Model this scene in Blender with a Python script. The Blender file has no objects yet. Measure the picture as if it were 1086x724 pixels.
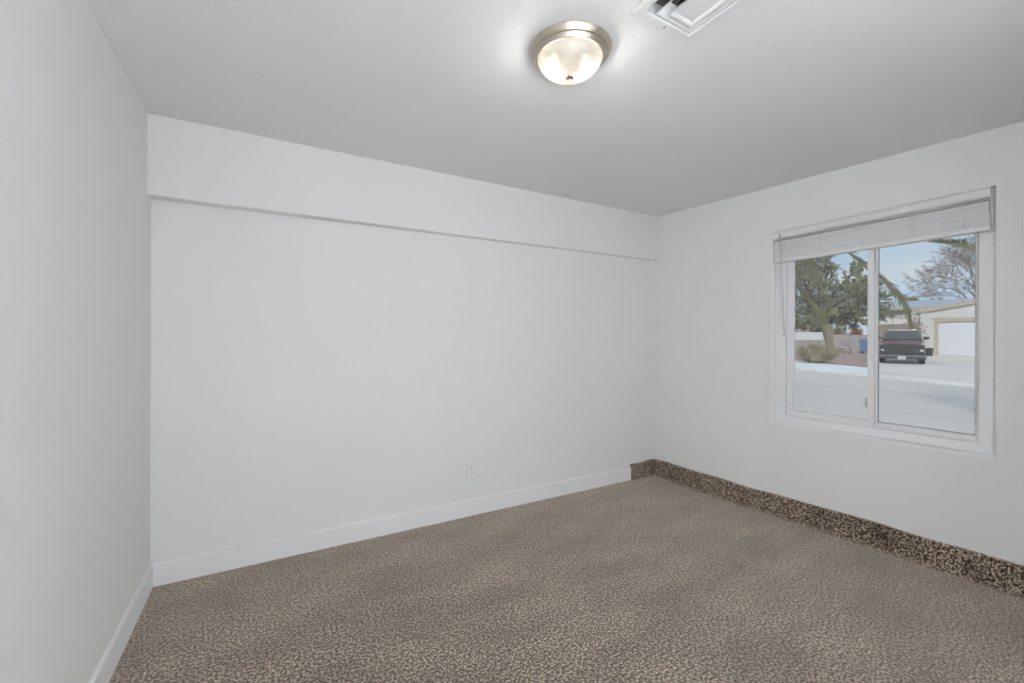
import bpy, bmesh, math, random
from math import sin, cos, pi, radians, sqrt
from mathutils import Vector, Matrix

SC = bpy.context.scene
COL = SC.collection
V = Vector

# ------------------------------------------------------------------ camera
F_PX, CAM_Z, HOR_Y, YAW, ROLL = 447.58, 1.3278, 354.14, 0.5219, 0.0034
cd = bpy.data.cameras.new('camera')
cd.sensor_width = 36.0
cd.sensor_fit = 'HORIZONTAL'
cd.lens = F_PX / 1086 * 36
cd.shift_y = -(362 - HOR_Y) / 1086
cd.clip_start = 0.02
cd.clip_end = 2000
cam = bpy.data.objects.new('camera', cd)
COL.objects.link(cam)
cam.matrix_world = (Matrix.Translation((0, 0, CAM_Z)) @ Matrix.Rotation(-YAW, 4, 'Z')
                    @ Matrix.Rotation(radians(90), 4, 'X') @ Matrix.Rotation(ROLL, 4, 'Z'))
SC.camera = cam

# ------------------------------------------------------------------ exposure
SC.view_settings.view_transform = 'Standard'
SC.view_settings.look = 'None'
SC.view_settings.gamma = 1.0
SC.view_settings.use_curve_mapping = False
SC.view_settings.exposure = 0.0
SC.cycles.use_denoising = True
SC.cycles.denoising_prefilter = 'ACCURATE'
SC.cycles.max_bounces = 16
SC.cycles.diffuse_bounces = 8
SC.cycles.transparent_max_bounces = 24
SC.cycles.sample_clamp_indirect = 6.0

LAMP_W = 10.5       # ceiling lamp of the room (both bulbs together)
FILL_W2 = 200.0  # second, weaker fill light, also added out of view
FILL_W = 645.0      # unseen fill light added behind the camera
SKY_STRENGTH = 0.80
SUN_ENERGY = 2.5

# ------------------------------------------------------------------ world
w = bpy.data.worlds.new('sky')
SC.world = w
w.use_nodes = True
nt = w.node_tree
nt.nodes.clear()
o_ = nt.nodes.new('ShaderNodeOutputWorld')
bg = nt.nodes.new('ShaderNodeBackground')
tc = nt.nodes.new('ShaderNodeTexCoord')
sep = nt.nodes.new('ShaderNodeSeparateXYZ')
grad = nt.nodes.new('ShaderNodeValToRGB')
grad.color_ramp.elements[0].position = 0.0
grad.color_ramp.elements[0].color = (0.66, 0.84, 1.0, 1)
grad.color_ramp.elements[1].position = 0.5
grad.color_ramp.elements[1].color = (0.34, 0.58, 0.95, 1)
mp = nt.nodes.new('ShaderNodeMapping')
mp.inputs['Scale'].default_value = (2.2, 2.2, 9.0)
mp.inputs['Rotation'].default_value = (0.05, 0.10, 0.3)
nz = nt.nodes.new('ShaderNodeTexNoise')
nz.inputs['Scale'].default_value = 1.6
nz.inputs['Detail'].default_value = 6
nz.inputs['Roughness'].default_value = 0.55
cr = nt.nodes.new('ShaderNodeValToRGB')
cr.color_ramp.elements[0].position = 0.42
cr.color_ramp.elements[1].position = 0.68
mx = nt.nodes.new('ShaderNodeMix')
mx.data_type = 'RGBA'
mx.inputs[7].default_value = (0.95, 0.98, 1.0, 1)
nt.links.new(tc.outputs['Generated'], sep.inputs[0])
nt.links.new(sep.outputs['Z'], grad.inputs[0])
nt.links.new(tc.outputs['Generated'], mp.inputs[0])
nt.links.new(mp.outputs[0], nz.inputs['Vector'])
nt.links.new(nz.outputs[0], cr.inputs[0])
nt.links.new(cr.outputs[0], mx.inputs[0])
nt.links.new(grad.outputs[0], mx.inputs[6])
nt.links.new(mx.outputs[2], bg.inputs['Color'])
bg.inputs['Strength'].default_value = SKY_STRENGTH
nt.links.new(bg.outputs[0], o_.inputs[0])

sd = bpy.data.lights.new('sun', 'SUN')
sd.energy = SUN_ENERGY
sd.angle = radians(14)
sd.color = (1.0, 0.96, 0.90)
sun = bpy.data.objects.new('sun', sd)
COL.objects.link(sun)
sun.rotation_euler = V((0.70, 0.36, -0.66)).to_track_quat('-Z', 'Y').to_euler()

# ------------------------------------------------------------------ materials
def mat(name, color, rough=0.6, metal=0.0, var=0.0, vscale=8.0, bump=0.0, bscale=60.0, spec=0.4, sheen=0.0,
        color2=None, detail=4.0, stretch=None):
    m = bpy.data.materials.new(name)
    m.use_nodes = True
    t = m.node_tree
    b = t.nodes['Principled BSDF']
    b.inputs['Base Color'].default_value = (*color, 1)
    b.inputs['Roughness'].default_value = rough
    b.inputs['Metallic'].default_value = metal
    b.inputs['Specular IOR Level'].default_value = spec
    if sheen:
        b.inputs['Sheen Weight'].default_value = sheen
        b.inputs['Sheen Roughness'].default_value = 0.5
    c = t.nodes.new('ShaderNodeTexCoord')
    src = c.outputs['Object']
    if stretch:
        mpn = t.nodes.new('ShaderNodeMapping')
        mpn.inputs['Scale'].default_value = stretch
        t.links.new(src, mpn.inputs[0])
        src = mpn.outputs[0]
    if var or color2:
        n = t.nodes.new('ShaderNodeTexNoise')
        n.inputs['Scale'].default_value = vscale
        n.inputs['Detail'].default_value = detail
        r = t.nodes.new('ShaderNodeValToRGB')
        r.color_ramp.elements[0].position = 0.3
        r.color_ramp.elements[1].position = 0.7
        lo = [max(0, x * (1 - var)) for x in color]
        hi = color2 if color2 else [min(1, x * (1 + var)) for x in color]
        r.color_ramp.elements[0].color = (*lo, 1)
        r.color_ramp.elements[1].color = (*hi, 1)
        t.links.new(src, n.inputs['Vector'])
        t.links.new(n.outputs[0], r.inputs[0])
        t.links.new(r.outputs[0], b.inputs['Base Color'])
    if bump:
        n2 = t.nodes.new('ShaderNodeTexNoise')
        n2.inputs['Scale'].default_value = bscale
        n2.inputs['Detail'].default_value = 3
        bp = t.nodes.new('ShaderNodeBump')
        bp.inputs['Strength'].default_value = bump
        bp.inputs['Distance'].default_value = 0.004
        t.links.new(src, n2.inputs['Vector'])
        t.links.new(n2.outputs[0], bp.inputs['Height'])
        t.links.new(bp.outputs[0], b.inputs['Normal'])
    return m

def carpet_mat():
    m = bpy.data.materials.new('carpet')
    m.use_nodes = True
    t = m.node_tree
    b = t.nodes['Principled BSDF']
    b.inputs['Roughness'].default_value = 0.95
    b.inputs['Specular IOR Level'].default_value = 0.1
    b.inputs['Sheen Weight'].default_value = 0.95
    b.inputs['Sheen Roughness'].default_value = 0.5
    b.inputs['Sheen Tint'].default_value = (1.0, 0.90, 0.80, 1)
    c = t.nodes.new('ShaderNodeTexCoord')
    n = t.nodes.new('ShaderNodeTexNoise')          # yarn flecks
    n.inputs['Scale'].default_value = 95
    n.inputs['Detail'].default_value = 2.0
    n.inputs['Roughness'].default_value = 0.6
    r = t.nodes.new('ShaderNodeValToRGB')
    e = r.color_ramp.elements
    e[0].position = 0.41
    e[0].color = (0.022, 0.014, 0.009, 1)
    e[1].position = 0.60
    e[1].color = (0.47, 0.375, 0.29, 1)
    k = r.color_ramp.elements.new(0.5)
    k.color = (0.125, 0.090, 0.064, 1)
    n2 = t.nodes.new('ShaderNodeTexNoise')         # lay of the pile, brushed and walked on
    n2.inputs['Scale'].default_value = 2.0
    n2.inputs['Detail'].default_value = 5
    n2.inputs['Roughness'].default_value = 0.6
    mp2 = t.nodes.new('ShaderNodeMapping')
    mp2.inputs['Rotation'].default_value = (0, 0, 0.7)
    mp2.inputs['Scale'].default_value = (1.0, 2.2, 1)
    r2 = t.nodes.new('ShaderNodeMapRange')
    r2.inputs[1].default_value = 0.3
    r2.inputs[2].default_value = 0.7
    r2.inputs[3].default_value = 0.58
    r2.inputs[4].default_value = 1.42
    mu = t.nodes.new('ShaderNodeMix')
    mu.data_type = 'RGBA'
    mu.blend_type = 'MULTIPLY'
    mu.inputs[0].default_value = 1.0
    bp = t.nodes.new('ShaderNodeBump')
    bp.inputs['Strength'].default_value = 0.9
    bp.inputs['Distance'].default_value = 0.008
    L = t.links.new
    L(c.outputs['Object'], n.inputs['Vector'])
    L(c.outputs['Object'], mp2.inputs[0])
    L(mp2.outputs[0], n2.inputs['Vector'])
    L(n.outputs[0], r.inputs[0])
    L(n2.outputs[0], r2.inputs[0])
    L(r.outputs[0], mu.inputs[6])
    L(r2.outputs[0], mu.inputs[7])
    L(mu.outputs[2], b.inputs['Base Color'])
    L(n.outputs[0], bp.inputs['Height'])
    L(bp.outputs[0], b.inputs['Normal'])
    return m

def pane_mat():
    m = bpy.data.materials.new('window_glass')
    m.use_nodes = True
    t = m.node_tree
    t.nodes.clear()
    out = t.nodes.new('ShaderNodeOutputMaterial')
    tr = t.nodes.new('ShaderNodeBsdfTransparent')
    tr.inputs[0].default_value = (0.97, 0.98, 0.98, 1)
    gl = t.nodes.new('ShaderNodeBsdfGlossy')
    gl.inputs['Roughness'].default_value = 0.02
    fr = t.nodes.new('ShaderNodeFresnel')
    fr.inputs[0].default_value = 1.45
    df = t.nodes.new('ShaderNodeBsdfDiffuse')      # pale layer imitating the veil of light on the pane
    df.inputs[0].default_value = (0.75, 0.73, 0.70, 1)
    m1 = t.nodes.new('ShaderNodeMixShader')
    m2 = t.nodes.new('ShaderNodeMixShader')
    m2.inputs[0].default_value = 0.055
    t.links.new(fr.outputs[0], m1.inputs[0])
    t.links.new(tr.outputs[0], m1.inputs[1])
    t.links.new(gl.outputs[0], m1.inputs[2])
    t.links.new(m1.outputs[0], m2.inputs[1])
    t.links.new(df.outputs[0], m2.inputs[2])
    t.links.new(m2.outputs[0], out.inputs[0])
    return m

def dome_mat():
    m = bpy.data.materials.new('alabaster_glass')
    m.use_nodes = True
    t = m.node_tree
    t.nodes.clear()
    out = t.nodes.new('ShaderNodeOutputMaterial')
    tl = t.nodes.new('ShaderNodeBsdfTranslucent')
    tl.inputs[0].default_value = (0.125, 0.117, 0.102, 1)
    df = t.nodes.new('ShaderNodeBsdfDiffuse')
    df.inputs[0].default_value = (0.62, 0.60, 0.56, 1)
    tr = t.nodes.new('ShaderNodeBsdfTransparent')
    gl = t.nodes.new('ShaderNodeBsdfGlossy')
    gl.inputs['Roughness'].default_value = 0.25
    c = t.nodes.new('ShaderNodeTexCoord')
    n = t.nodes.new('ShaderNodeTexNoise')
    n.inputs['Scale'].default_value = 9
    n.inputs['Distortion'].default_value = 2.0
    r = t.nodes.new('ShaderNodeMapRange')
    r.inputs[3].default_value = 0.25
    r.inputs[4].default_value = 0.5
    a = t.nodes.new('ShaderNodeMixShader')
    b = t.nodes.new('ShaderNodeMixShader')
    d = t.nodes.new('ShaderNodeMixShader')
    b.inputs[0].default_value = 0.25
    d.inputs[0].default_value = 0.06
    L = t.links.new
    L(c.outputs['Object'], n.inputs['Vector'])
    L(n.outputs[0], r.inputs[0])
    L(r.outputs[0], a.inputs[0])
    L(tl.outputs[0], a.inputs[1])
    L(df.outputs[0], a.inputs[2])
    L(a.outputs[0], b.inputs[1])
    L(tr.outputs[0], b.inputs[2])
    L(b.outputs[0], d.inputs[1])
    L(gl.outputs[0], d.inputs[2])
    L(d.outputs[0], out.inputs[0])
    return m

def emit_mat(name, color, strength):
    m = bpy.data.materials.new(name)
    m.use_nodes = True
    b = m.node_tree.nodes['Principled BSDF']
    b.inputs['Base Color'].default_value = (0.02, 0.02, 0.02, 1)
    b.inputs['Emission Color'].default_value = (*color, 1)
    b.inputs['Emission Strength'].default_value = strength
    return m

M = dict(
    wall=mat('wall_paint', (0.80, 0.80, 0.795), 0.85, bump=0.10, bscale=70, spec=0.2),
    ceil=mat('ceiling_texture_paint', (0.80, 0.80, 0.80), 0.9, bump=0.35, bscale=95, spec=0.15),
    trim=mat('trim_paint', (0.84, 0.845, 0.85), 0.5, spec=0.3, var=0.01),
    carpet=carpet_mat(),
    lit_edge=mat('lit_edge_white', (0.90, 0.90, 0.90), 0.25, spec=0.5, var=0.01),  # paler than the wall, stands for daylight on the recess edges
    vinyl=mat('white_vinyl', (0.82, 0.825, 0.83), 0.38, var=0.01, vscale=3),
    gasket=mat('dark_gasket', (0.10, 0.10, 0.11), 0.7, var=0.1),
    glass=pane_mat(),
    blind=mat('blind_slat', (0.78, 0.785, 0.79), 0.45, var=0.02, vscale=5),
    cord=mat('blind_cord', (0.70, 0.70, 0.70), 0.8, var=0.05),
    grey=mat('grey_plastic', (0.35, 0.35, 0.36), 0.5, var=0.05),
    nickel=mat('brushed_nickel', (0.56, 0.50, 0.42), 0.36, metal=1.0, var=0.05, vscale=30),
    dome=dome_mat(),
    bulb=emit_mat('bulb_glass', (1.0, 0.93, 0.82), 1.6),
    baffle=mat('dark_baffle', (0.03, 0.03, 0.03), 0.8, var=0.1),  # near black so the inside of the dome stays subdued
    ventm=mat('vent_paint', (0.76, 0.76, 0.755), 0.5, var=0.02),
    duct=mat('duct_metal', (0.16, 0.16, 0.165), 0.55, var=0.2, vscale=9),
    outlet=mat('outlet_plastic', (0.80, 0.80, 0.80), 0.35, var=0.01),
    slot=mat('slot_dark', (0.03, 0.03, 0.03), 0.6, var=0.1),
    bounce=mat('bounce_floor', (0.74, 0.74, 0.73), 0.5, var=0.03, vscale=4),  # kept pale to bounce fill light up to the ceiling
    stucco=mat('stucco_outside', (0.55, 0.50, 0.43), 0.9, var=0.06, bump=0.4, bscale=40),
    asphalt=mat('asphalt', (0.545, 0.505, 0.45), 0.9, var=0.07, vscale=0.5, stretch=(1, 0.35, 1), bump=0.3, bscale=20, detail=8),
    concrete=mat('concrete', (0.60, 0.56, 0.505), 0.9, var=0.10, vscale=0.6, detail=8),
    kerb=mat('pale_concrete', (0.70, 0.70, 0.69), 0.9, var=0.06, vscale=1.2, detail=6),
    gravel=mat('pink_gravel', (0.36, 0.25, 0.21), 0.95, var=0.35, vscale=3.0, detail=10),
    siding=mat('white_siding', (0.56, 0.545, 0.51), 0.8, var=0.03),
    tan=mat('tan_trim', (0.44, 0.375, 0.29), 0.75, var=0.06),
    gdoor=mat('garage_door_white', (0.62, 0.63, 0.65), 0.6, var=0.02),
    shingle=mat('pale_shingle', (0.34, 0.37, 0.42), 0.9, var=0.12, vscale=1.5, detail=8),
    block=mat('block_wall', (0.40, 0.36, 0.35), 0.9, var=0.12, vscale=1.5),
    blockdark=mat('brown_block', (0.30, 0.25, 0.21), 0.9, var=0.15, vscale=1.5),
    whitewall=mat('white_wall_outside', (0.72, 0.72, 0.71), 0.85, var=0.04),
    carblack=mat('black_car_paint', (0.022, 0.022, 0.025), 0.22, spec=0.6, var=0.1, vscale=2),
    carhood=mat('faded_red_hood', (0.095, 0.030, 0.028), 0.4, spec=0.5, var=0.35, vscale=3),
    carglass=mat('car_glass', (0.05, 0.055, 0.06), 0.08, spec=0.7, var=0.1),
    chrome=mat('chrome', (0.62, 0.62, 0.63), 0.25, metal=1.0, var=0.04),
    lens=mat('headlight_lens', (0.50, 0.50, 0.48), 0.2, var=0.05),
    plate=mat('plate_face', (0.56, 0.58, 0.60), 0.5, var=0.08, vscale=20),
    tyre=mat('tyre_rubber', (0.02, 0.02, 0.02), 0.8, var=0.2),
    rim=mat('wheel_rim', (0.32, 0.32, 0.33), 0.35, metal=0.8, var=0.05),
    leafgreen=mat('tree_leaf', (0.19, 0.21, 0.125), 0.7, var=0.3, vscale=0.5, color2=(0.38, 0.39, 0.24)),
    leafolive=mat('sage_leaf', (0.26, 0.25, 0.14), 0.75, var=0.3, vscale=2.0, color2=(0.48, 0.45, 0.28)),
    leafpale=mat('pale_green_leaf', (0.20, 0.23, 0.13), 0.75, var=0.3, vscale=1.0, color2=(0.36, 0.38, 0.24)),
    leafrust=mat('rust_leaf', (0.28, 0.15, 0.09), 0.8, var=0.3, vscale=1.0, color2=(0.44, 0.27, 0.17)),
    leafdry=mat('dry_leaf', (0.20, 0.15, 0.12), 0.8, var=0.3, vscale=1.0, color2=(0.36, 0.29, 0.24)),
    frond=mat('palm_leaflet', (0.19, 0.185, 0.105), 0.6, var=0.35, vscale=2.5, color2=(0.43, 0.39, 0.24)),
    rachis=mat('palm_rachis', (0.30, 0.27, 0.14), 0.6, var=0.2, vscale=4),
    bark=mat('bark', (0.16, 0.12, 0.09), 0.9, var=0.3, vscale=6, bump=0.5, bscale=20),
    twig=mat('pale_twig', (0.30, 0.25, 0.225), 0.9, var=0.25, vscale=2),
    bluebin=mat('blue_bin_plastic', (0.10, 0.20, 0.33), 0.5, var=0.08),
    black=mat('black_plastic', (0.03, 0.03, 0.032), 0.5, var=0.15),
    bikepaint=mat('pale_bike_paint', (0.55, 0.57, 0.62), 0.4, var=0.05),
    roofclay=mat('clay_roof', (0.42, 0.29, 0.24), 0.9, var=0.15, vscale=2),
)

# ------------------------------------------------------------------ helpers
def link(name, bm, m, parent=None, smooth=False, bevel=0.0, segs=2, mods=None):
    bmesh.ops.remove_doubles(bm, verts=bm.verts, dist=1e-6)
    bmesh.ops.recalc_face_normals(bm, faces=bm.faces)
    me = bpy.data.meshes.new(name)
    bm.to_mesh(me)
    bm.free()
    me.materials.append(m)
    ob = bpy.data.objects.new(name, me)
    COL.objects.link(ob)
    if smooth:
        for p in me.polygons:
            p.use_smooth = True
    if bevel:
        b = ob.modifiers.new('edge', 'BEVEL')
        b.width = bevel
        b.segments = segs
        b.limit_method = 'ANGLE'
        b.angle_limit = radians(40)
    if parent:
        ob.parent = parent
    return ob

def soft(ob, ang=35):
    for p in ob.data.polygons:
        p.use_smooth = True
    ob.data.set_sharp_from_angle(angle=radians(ang))
    return ob

def thing(name, label, cat, loc=(0, 0, 0), rz=0.0, group=None, kind=None):
    o = bpy.data.objects.new(name, None)
    o.empty_display_size = 0.1
    COL.objects.link(o)
    o.location = loc
    o.rotation_euler = (0, 0, rz)
    return tag(o, label, cat, group, kind)

def tag(o, label, cat, group=None, kind=None):
    o['label'] = label
    o['category'] = cat
    if group:
        o['group'] = group
    if kind:
        o['kind'] = kind
    return o

def struct(o, label, cat):
    o['kind'] = 'structure'
    return tag(o, label, cat)

def box(bm, x0, x1, y0, y1, z0, z1, mtx=None):
    vs = [V((x, y, z)) for x in (x0, x1) for y in (y0, y1) for z in (z0, z1)]
    if mtx:
        vs = [mtx @ v for v in vs]
    vs = [bm.verts.new(v) for v in vs]
    for f in ((0, 1, 3, 2), (4, 6, 7, 5), (0, 4, 5, 1), (2, 3, 7, 6), (0, 2, 6, 4), (1, 5, 7, 3)):
        bm.faces.new([vs[i] for i in f])

def bxo(*a, mtx=None):
    bm = bmesh.new()
    box(bm, *a, mtx=mtx)
    return bm

def prism(bm, poly, d0, d1, f):
    """poly: 2D outline; f(u, v, d) -> world point."""
    a = [bm.verts.new(f(u, v, d0)) for u, v in poly]
    b = [bm.verts.new(f(u, v, d1)) for u, v in poly]
    bm.faces.new(a)
    bm.faces.new(b[::-1])
    n = len(poly)
    for i in range(n):
        bm.faces.new((a[i], a[(i + 1) % n], b[(i + 1) % n], b[i]))

def lathe(bm, prof, n=48, centre=(0, 0, 0), axis='Z'):
    rings = []
    for r, z in prof:
        ring = []
        if r < 1e-6:
            p = V((0, 0, z))
            if axis == 'Y':
                p = V((0, z, 0))
            ring = [bm.verts.new(p + V(centre))]
        else:
            for i in range(n):
                a = 2 * pi * i / n
                p = V((r * cos(a), r * sin(a), z)) if axis == 'Z' else V((r * cos(a), z, r * sin(a)))
                ring.append(bm.verts.new(p + V(centre)))
        rings.append(ring)
    for a, b in zip(rings, rings[1:]):
        for i in range(n):
            j = (i + 1) % n
            if len(a) == 1 and len(b) == 1:
                continue
            if len(a) == 1:
                bm.faces.new((a[0], b[i], b[j]))
            elif len(b) == 1:
                bm.faces.new((a[i], b[0], a[j]))
            else:
                bm.faces.new((a[i], b[i], b[j], a[j]))

def tube(bm, pts, radii, n=6, caps=True):
    pts = [V(p) for p in pts]
    if not hasattr(radii, '__len__'):
        radii = [radii] * len(pts)
    prev = None
    for i, p in enumerate(pts):
        d = (pts[min(i + 1, len(pts) - 1)] - pts[max(i - 1, 0)]).normalized()
        ref = V((0, 0, 1)) if abs(d.z) < 0.9 else V((1, 0, 0))
        u = d.cross(ref).normalized()
        v = d.cross(u)
        ring = [bm.verts.new(p + (u * cos(2 * pi * k / n) + v * sin(2 * pi * k / n)) * radii[i]) for k in range(n)]
        if prev:
            for k in range(n):
                bm.faces.new((prev[k], prev[(k + 1) % n], ring[(k + 1) % n], ring[k]))
        elif caps:
            bm.faces.new(ring)
        prev = ring
    if caps:
        bm.faces.new(prev[::-1])

def loft(bm, secs, closed=True, caps=True):
    rings = [[bm.verts.new(V(p)) for p in s] for s in secs]
    n = len(rings[0])
    for a, b in zip(rings, rings[1:]):
        for i in range(n if closed else n - 1):
            j = (i + 1) % n
            bm.faces.new((a[i], a[j], b[j], b[i]))
    if caps:
        bm.faces.new(rings[0])
        bm.faces.new(rings[-1][::-1])

# ------------------------------------------------------------------ room measures
XL, YB, H = -0.5376, 2.7748, 2.44
YW = YB + 0.05                  # lower part of the back wall (mean; it is not quite parallel to the upper band)
def yw(x):
    return YB + 0.0834 + (x - XL) * (0.0293 - 0.0834) / 3.718
YF = -0.34                      # front wall, behind the camera
CRN = V((3.1804, 2.7748, 0))    # corner of back and window wall
DR = V((0.09356, -0.99561, 0)).normalized()   # along the window wall, towards the viewer
NR = V((0.99561, 0.09356, 0)).normalized()    # out of the room
def RW(s, n, z):
    return CRN + DR * s + NR * n + V((0, 0, z))
S_END = 3.128
def xr(y):                      # x of the window wall at y
    return CRN.x + (CRN.y - y) * 0.09356 / 0.99561

# recess of the window in wall coordinates
W0, W1, WZ0, WZT0, WZT1 = 1.013, 2.114, 0.672, 2.097, 2.134
DEPTH = 0.035
TH = 0.20                       # thickness of the window wall

# ------------------------------------------------------------------ shell
fl = link('floor', bxo(XL - 0.12, 3.9, YF - 0.12, YW + 0.12, -0.1, 0.0), M['carpet'])
# the floor slab must stop at the window wall
for v in fl.data.vertices:
    if v.co.x > 3:
        v.co.x = xr(v.co.y) + 0.10
struct(fl, 'brown flecked carpet covering the floor of the empty room', 'carpet')

VX0, VX1, VY0, VY1 = 1.074, 1.368, 0.760, 1.054      # the vent in the ceiling
hx0, hx1, hy0, hy1 = VX0 + 0.030, VX1 - 0.030, VY0 + 0.030, VY1 - 0.030
bm = bmesh.new()
cx0, cx1, cy0, cy1 = XL - 0.12, 3.75, YF - 0.12, YW + 0.12
box(bm, cx0, hx0, cy0, cy1, H, H + 0.12)
box(bm, hx1, cx1, cy0, cy1, H, H + 0.12)
box(bm, hx0, hx1, cy0, hy0, H, H + 0.12)
box(bm, hx0, hx1, hy1, cy1, H, H + 0.12)
struct(link('ceiling', bm, M['ceil']), 'white lightly textured ceiling with a lamp and a vent', 'ceiling')

struct(link('wall_left', bxo(XL - 0.12, XL, YF - 0.12, YW + 0.12, 0, H), M['wall']), 'plain white wall on the left', 'wall')

bm = bmesh.new()      # back wall: the upper strip stands proud of the lower wall
ZS = 2.028
prof = [(YW + 0.12, 0), (YW + 0.12, H), (YB, H), (YB, ZS + 0.006), (YB + 0.002, ZS + 0.0015), (YB + 0.006, ZS), (YW, ZS), (YW, 0)]
def back_pt(u, v, d):
    x = XL if d == 0 else xr(u)
    return V((x, yw(x) if u == YW else u, v))
prism(bm, prof, 0, 1, back_pt)
wb = link('wall_back', bm, M['wall'])
struct(wb, 'long white wall with a band standing proud along its top', 'wall')

bm = bmesh.new()      # window wall with its opening
def wedge(s0, s1, za0, za1, zb0, zb1):
    prism(bm, [(s0, za0), (s1, za1), (s1, zb1), (s0, zb0)], 0, TH, lambda u, v, d: RW(u, d, v))
SB = -0.17
wedge(SB, W0, 0, 0, H, H)
wedge(W1, S_END + 0.14, 0, 0, H, H)
wedge(W0, W1, 0, 0, WZ0, WZ0)
wedge(W0, W1, WZT0, WZT1, H, H)
struct(link('wall_right', bm, M['wall']), 'white wall holding the window', 'wall')

DX0, DX1, DZ = -0.42, 1.55, 2.30  # opening made up and sized to pass the fill light
bm = bmesh.new()
box(bm, XL - 0.12, DX0, YF - 0.12, YF, 0, H)
box(bm, DX1, xr(YF) + 0.02, YF - 0.12, YF, 0, H)
box(bm, DX0, DX1, YF - 0.12, YF, DZ, H)
struct(link('wall_front', bm, M['wall']), 'white wall behind the camera with a wide opening added to let fill light in', 'wall')

# made-up hall that bounces fill light in through the opening
HX0, HX1, HY0 = -2.3, 3.9, -2.4
bm = bmesh.new()
box(bm, HX0 - 0.1, HX0, HY0 - 0.1, YF - 0.12, 0, H)
box(bm, HX1, HX1 + 0.1, HY0 - 0.1, YF - 0.12, 0, H)
box(bm, HX0, HX1, HY0 - 0.1, HY0, 0, H)
box(bm, HX0, XL - 0.12, YF - 0.22, YF - 0.12, 0, H)
struct(link('wall_added_hall', bm, M['wall']), 'white walls of the added hall bouncing fill light', 'wall')
struct(link('ceiling_added_hall', bxo(HX0 - 0.1, HX1 + 0.1, HY0 - 0.1, YF - 0.12, H, H + 0.1), M['ceil']), 'white ceiling of the added hall', 'ceiling')
struct(link('floor_added_hall', bxo(HX0 - 0.1, HX1 + 0.1, HY0 - 0.1, YF - 0.12, -0.1, 0), M['bounce']), 'pale floor of the added hall bouncing fill light', 'floor')

# baseboards
def base_prof(h, t):
    return [(0, 0), (t, 0), (t, h - 0.006), (t - 0.004, h - 0.001), (t - 0.007, h), (0, h)]
bm = bmesh.new()
prism(bm, base_prof(0.117, 0.014), XL, 2.905, lambda u, v, d: V((d, yw(d) - u, v)))
struct(link('baseboard_back', bm, M['trim']), 'white painted baseboard along the long wall', 'baseboard')
bm = bmesh.new()
prism(bm, base_prof(0.120, 0.014), YF, yw(XL) - 0.014, lambda u, v, d: V((XL + u, d, v)))
struct(link('baseboard_left', bm, M['trim']), 'white painted baseboard along the left wall', 'baseboard')

# carpet turned up the window wall and a short way along the back wall
def cove_prof(h, t, r=0.045):
    p = [(0, 0)]
    for i in range(7):          # sweep out of the floor
        a = pi / 2 * i / 6
        p.append((t + r - r * sin(a), 0.001 + r - r * cos(a)) )
    p.append((t, h - 0.016))
    for i in range(1, 6):
        a = pi / 2 * i / 5
        p.append((t - 0.016 + 0.016 * cos(a), h - 0.016 + 0.016 * sin(a)))
    p.append((0, h))
    return p
bm = bmesh.new()
rnd = random.Random(4)
secs = []
# path: from the cut end on the back wall to the corner, then along the window wall
cs = [0.300 * (1 - i / 6) for i in range(6)]
for q in cs:
    h = 0.145 + 0.004 * sin(q * 23)
    secs.append([V((3.177 - 0.012 - q, yw(3.17 - q) - u, v)) for u, v in cove_prof(h, 0.020, 0.012)])
# corner section (mitred)
YC = yw(3.177)
secs.append([V((xr(YC) - u, YC - u, v)) for u, v in cove_prof(0.148, 0.020, 0.012)])
for i in range(1, 49):
    s = -0.01 + (S_END + 0.005) * i / 48
    h = 0.147 - 0.004 * min(1, s) + 0.006 * sin(s * 5.1 + 0.6) * 0.6 + 0.003 * sin(s * 13)
    k = min(1, max(0, (s - 0.06) / 0.25))
    secs.append([RW(s, -u, v) for u, v in cove_prof(h, 0.020 + 0.006 * k, 0.012 + 0.05 * k)])
# keep the first window-wall sections clear of the back wall strip
loft(bm, secs)
cv = soft(link('baseboard_right', bm, M['carpet']), 60)
struct(cv, 'brown carpet turned up the wall below the window as a baseboard', 'baseboard')

# ------------------------------------------------------------------ window
def rwbox(bm, s0, s1, n0, n1, z0, z1):
    prism(bm, [(s0, z0), (s1, z0), (s1, z1), (s0, z1)], n0, n1, lambda u, v, d: RW(u, d, v))
def frame_bm(s0, s1, z0, z1, wl, wr, wb, wt, n0, n1):
    bm = bmesh.new()
    o = [(s0, z0), (s1, z0), (s1, z1), (s0, z1)]
    i = [(s0 + wl, z0 + wb), (s1 - wr, z0 + wb), (s1 - wr, z1 - wt), (s0 + wl, z1 - wt)]
    rings = [[bm.verts.new(RW(u, d, v)) for u, v in p] for p, d in ((o, n0), (i, n0), (i, n1), (o, n1))]
    for a in range(4):
        A, B = rings[a], rings[(a + 1) % 4]
        for k in range(4):
            l = (k + 1) % 4
            bm.faces.new((A[k], A[l], B[l], B[k]))
    return bm
win = bpy.data.objects.new('window_1', None)
COL.objects.link(win)
struct(win, 'white vinyl sliding window with two panes set in the wall', 'window')
ZT = 2.134
link('frame', frame_bm(W0, W1, WZ0, ZT, 0.072, 0.066, 0.061, 0.06, DEPTH, 0.118), M['vinyl'], win, bevel=0.004)
link('frame_lip', frame_bm(W0 + 0.068, W1 - 0.060, WZ0 + 0.057, ZT - 0.05, 0.012, 0.010, 0.012, 0.012, 0.066, 0.116), M['vinyl'], win, bevel=0.003)
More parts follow.
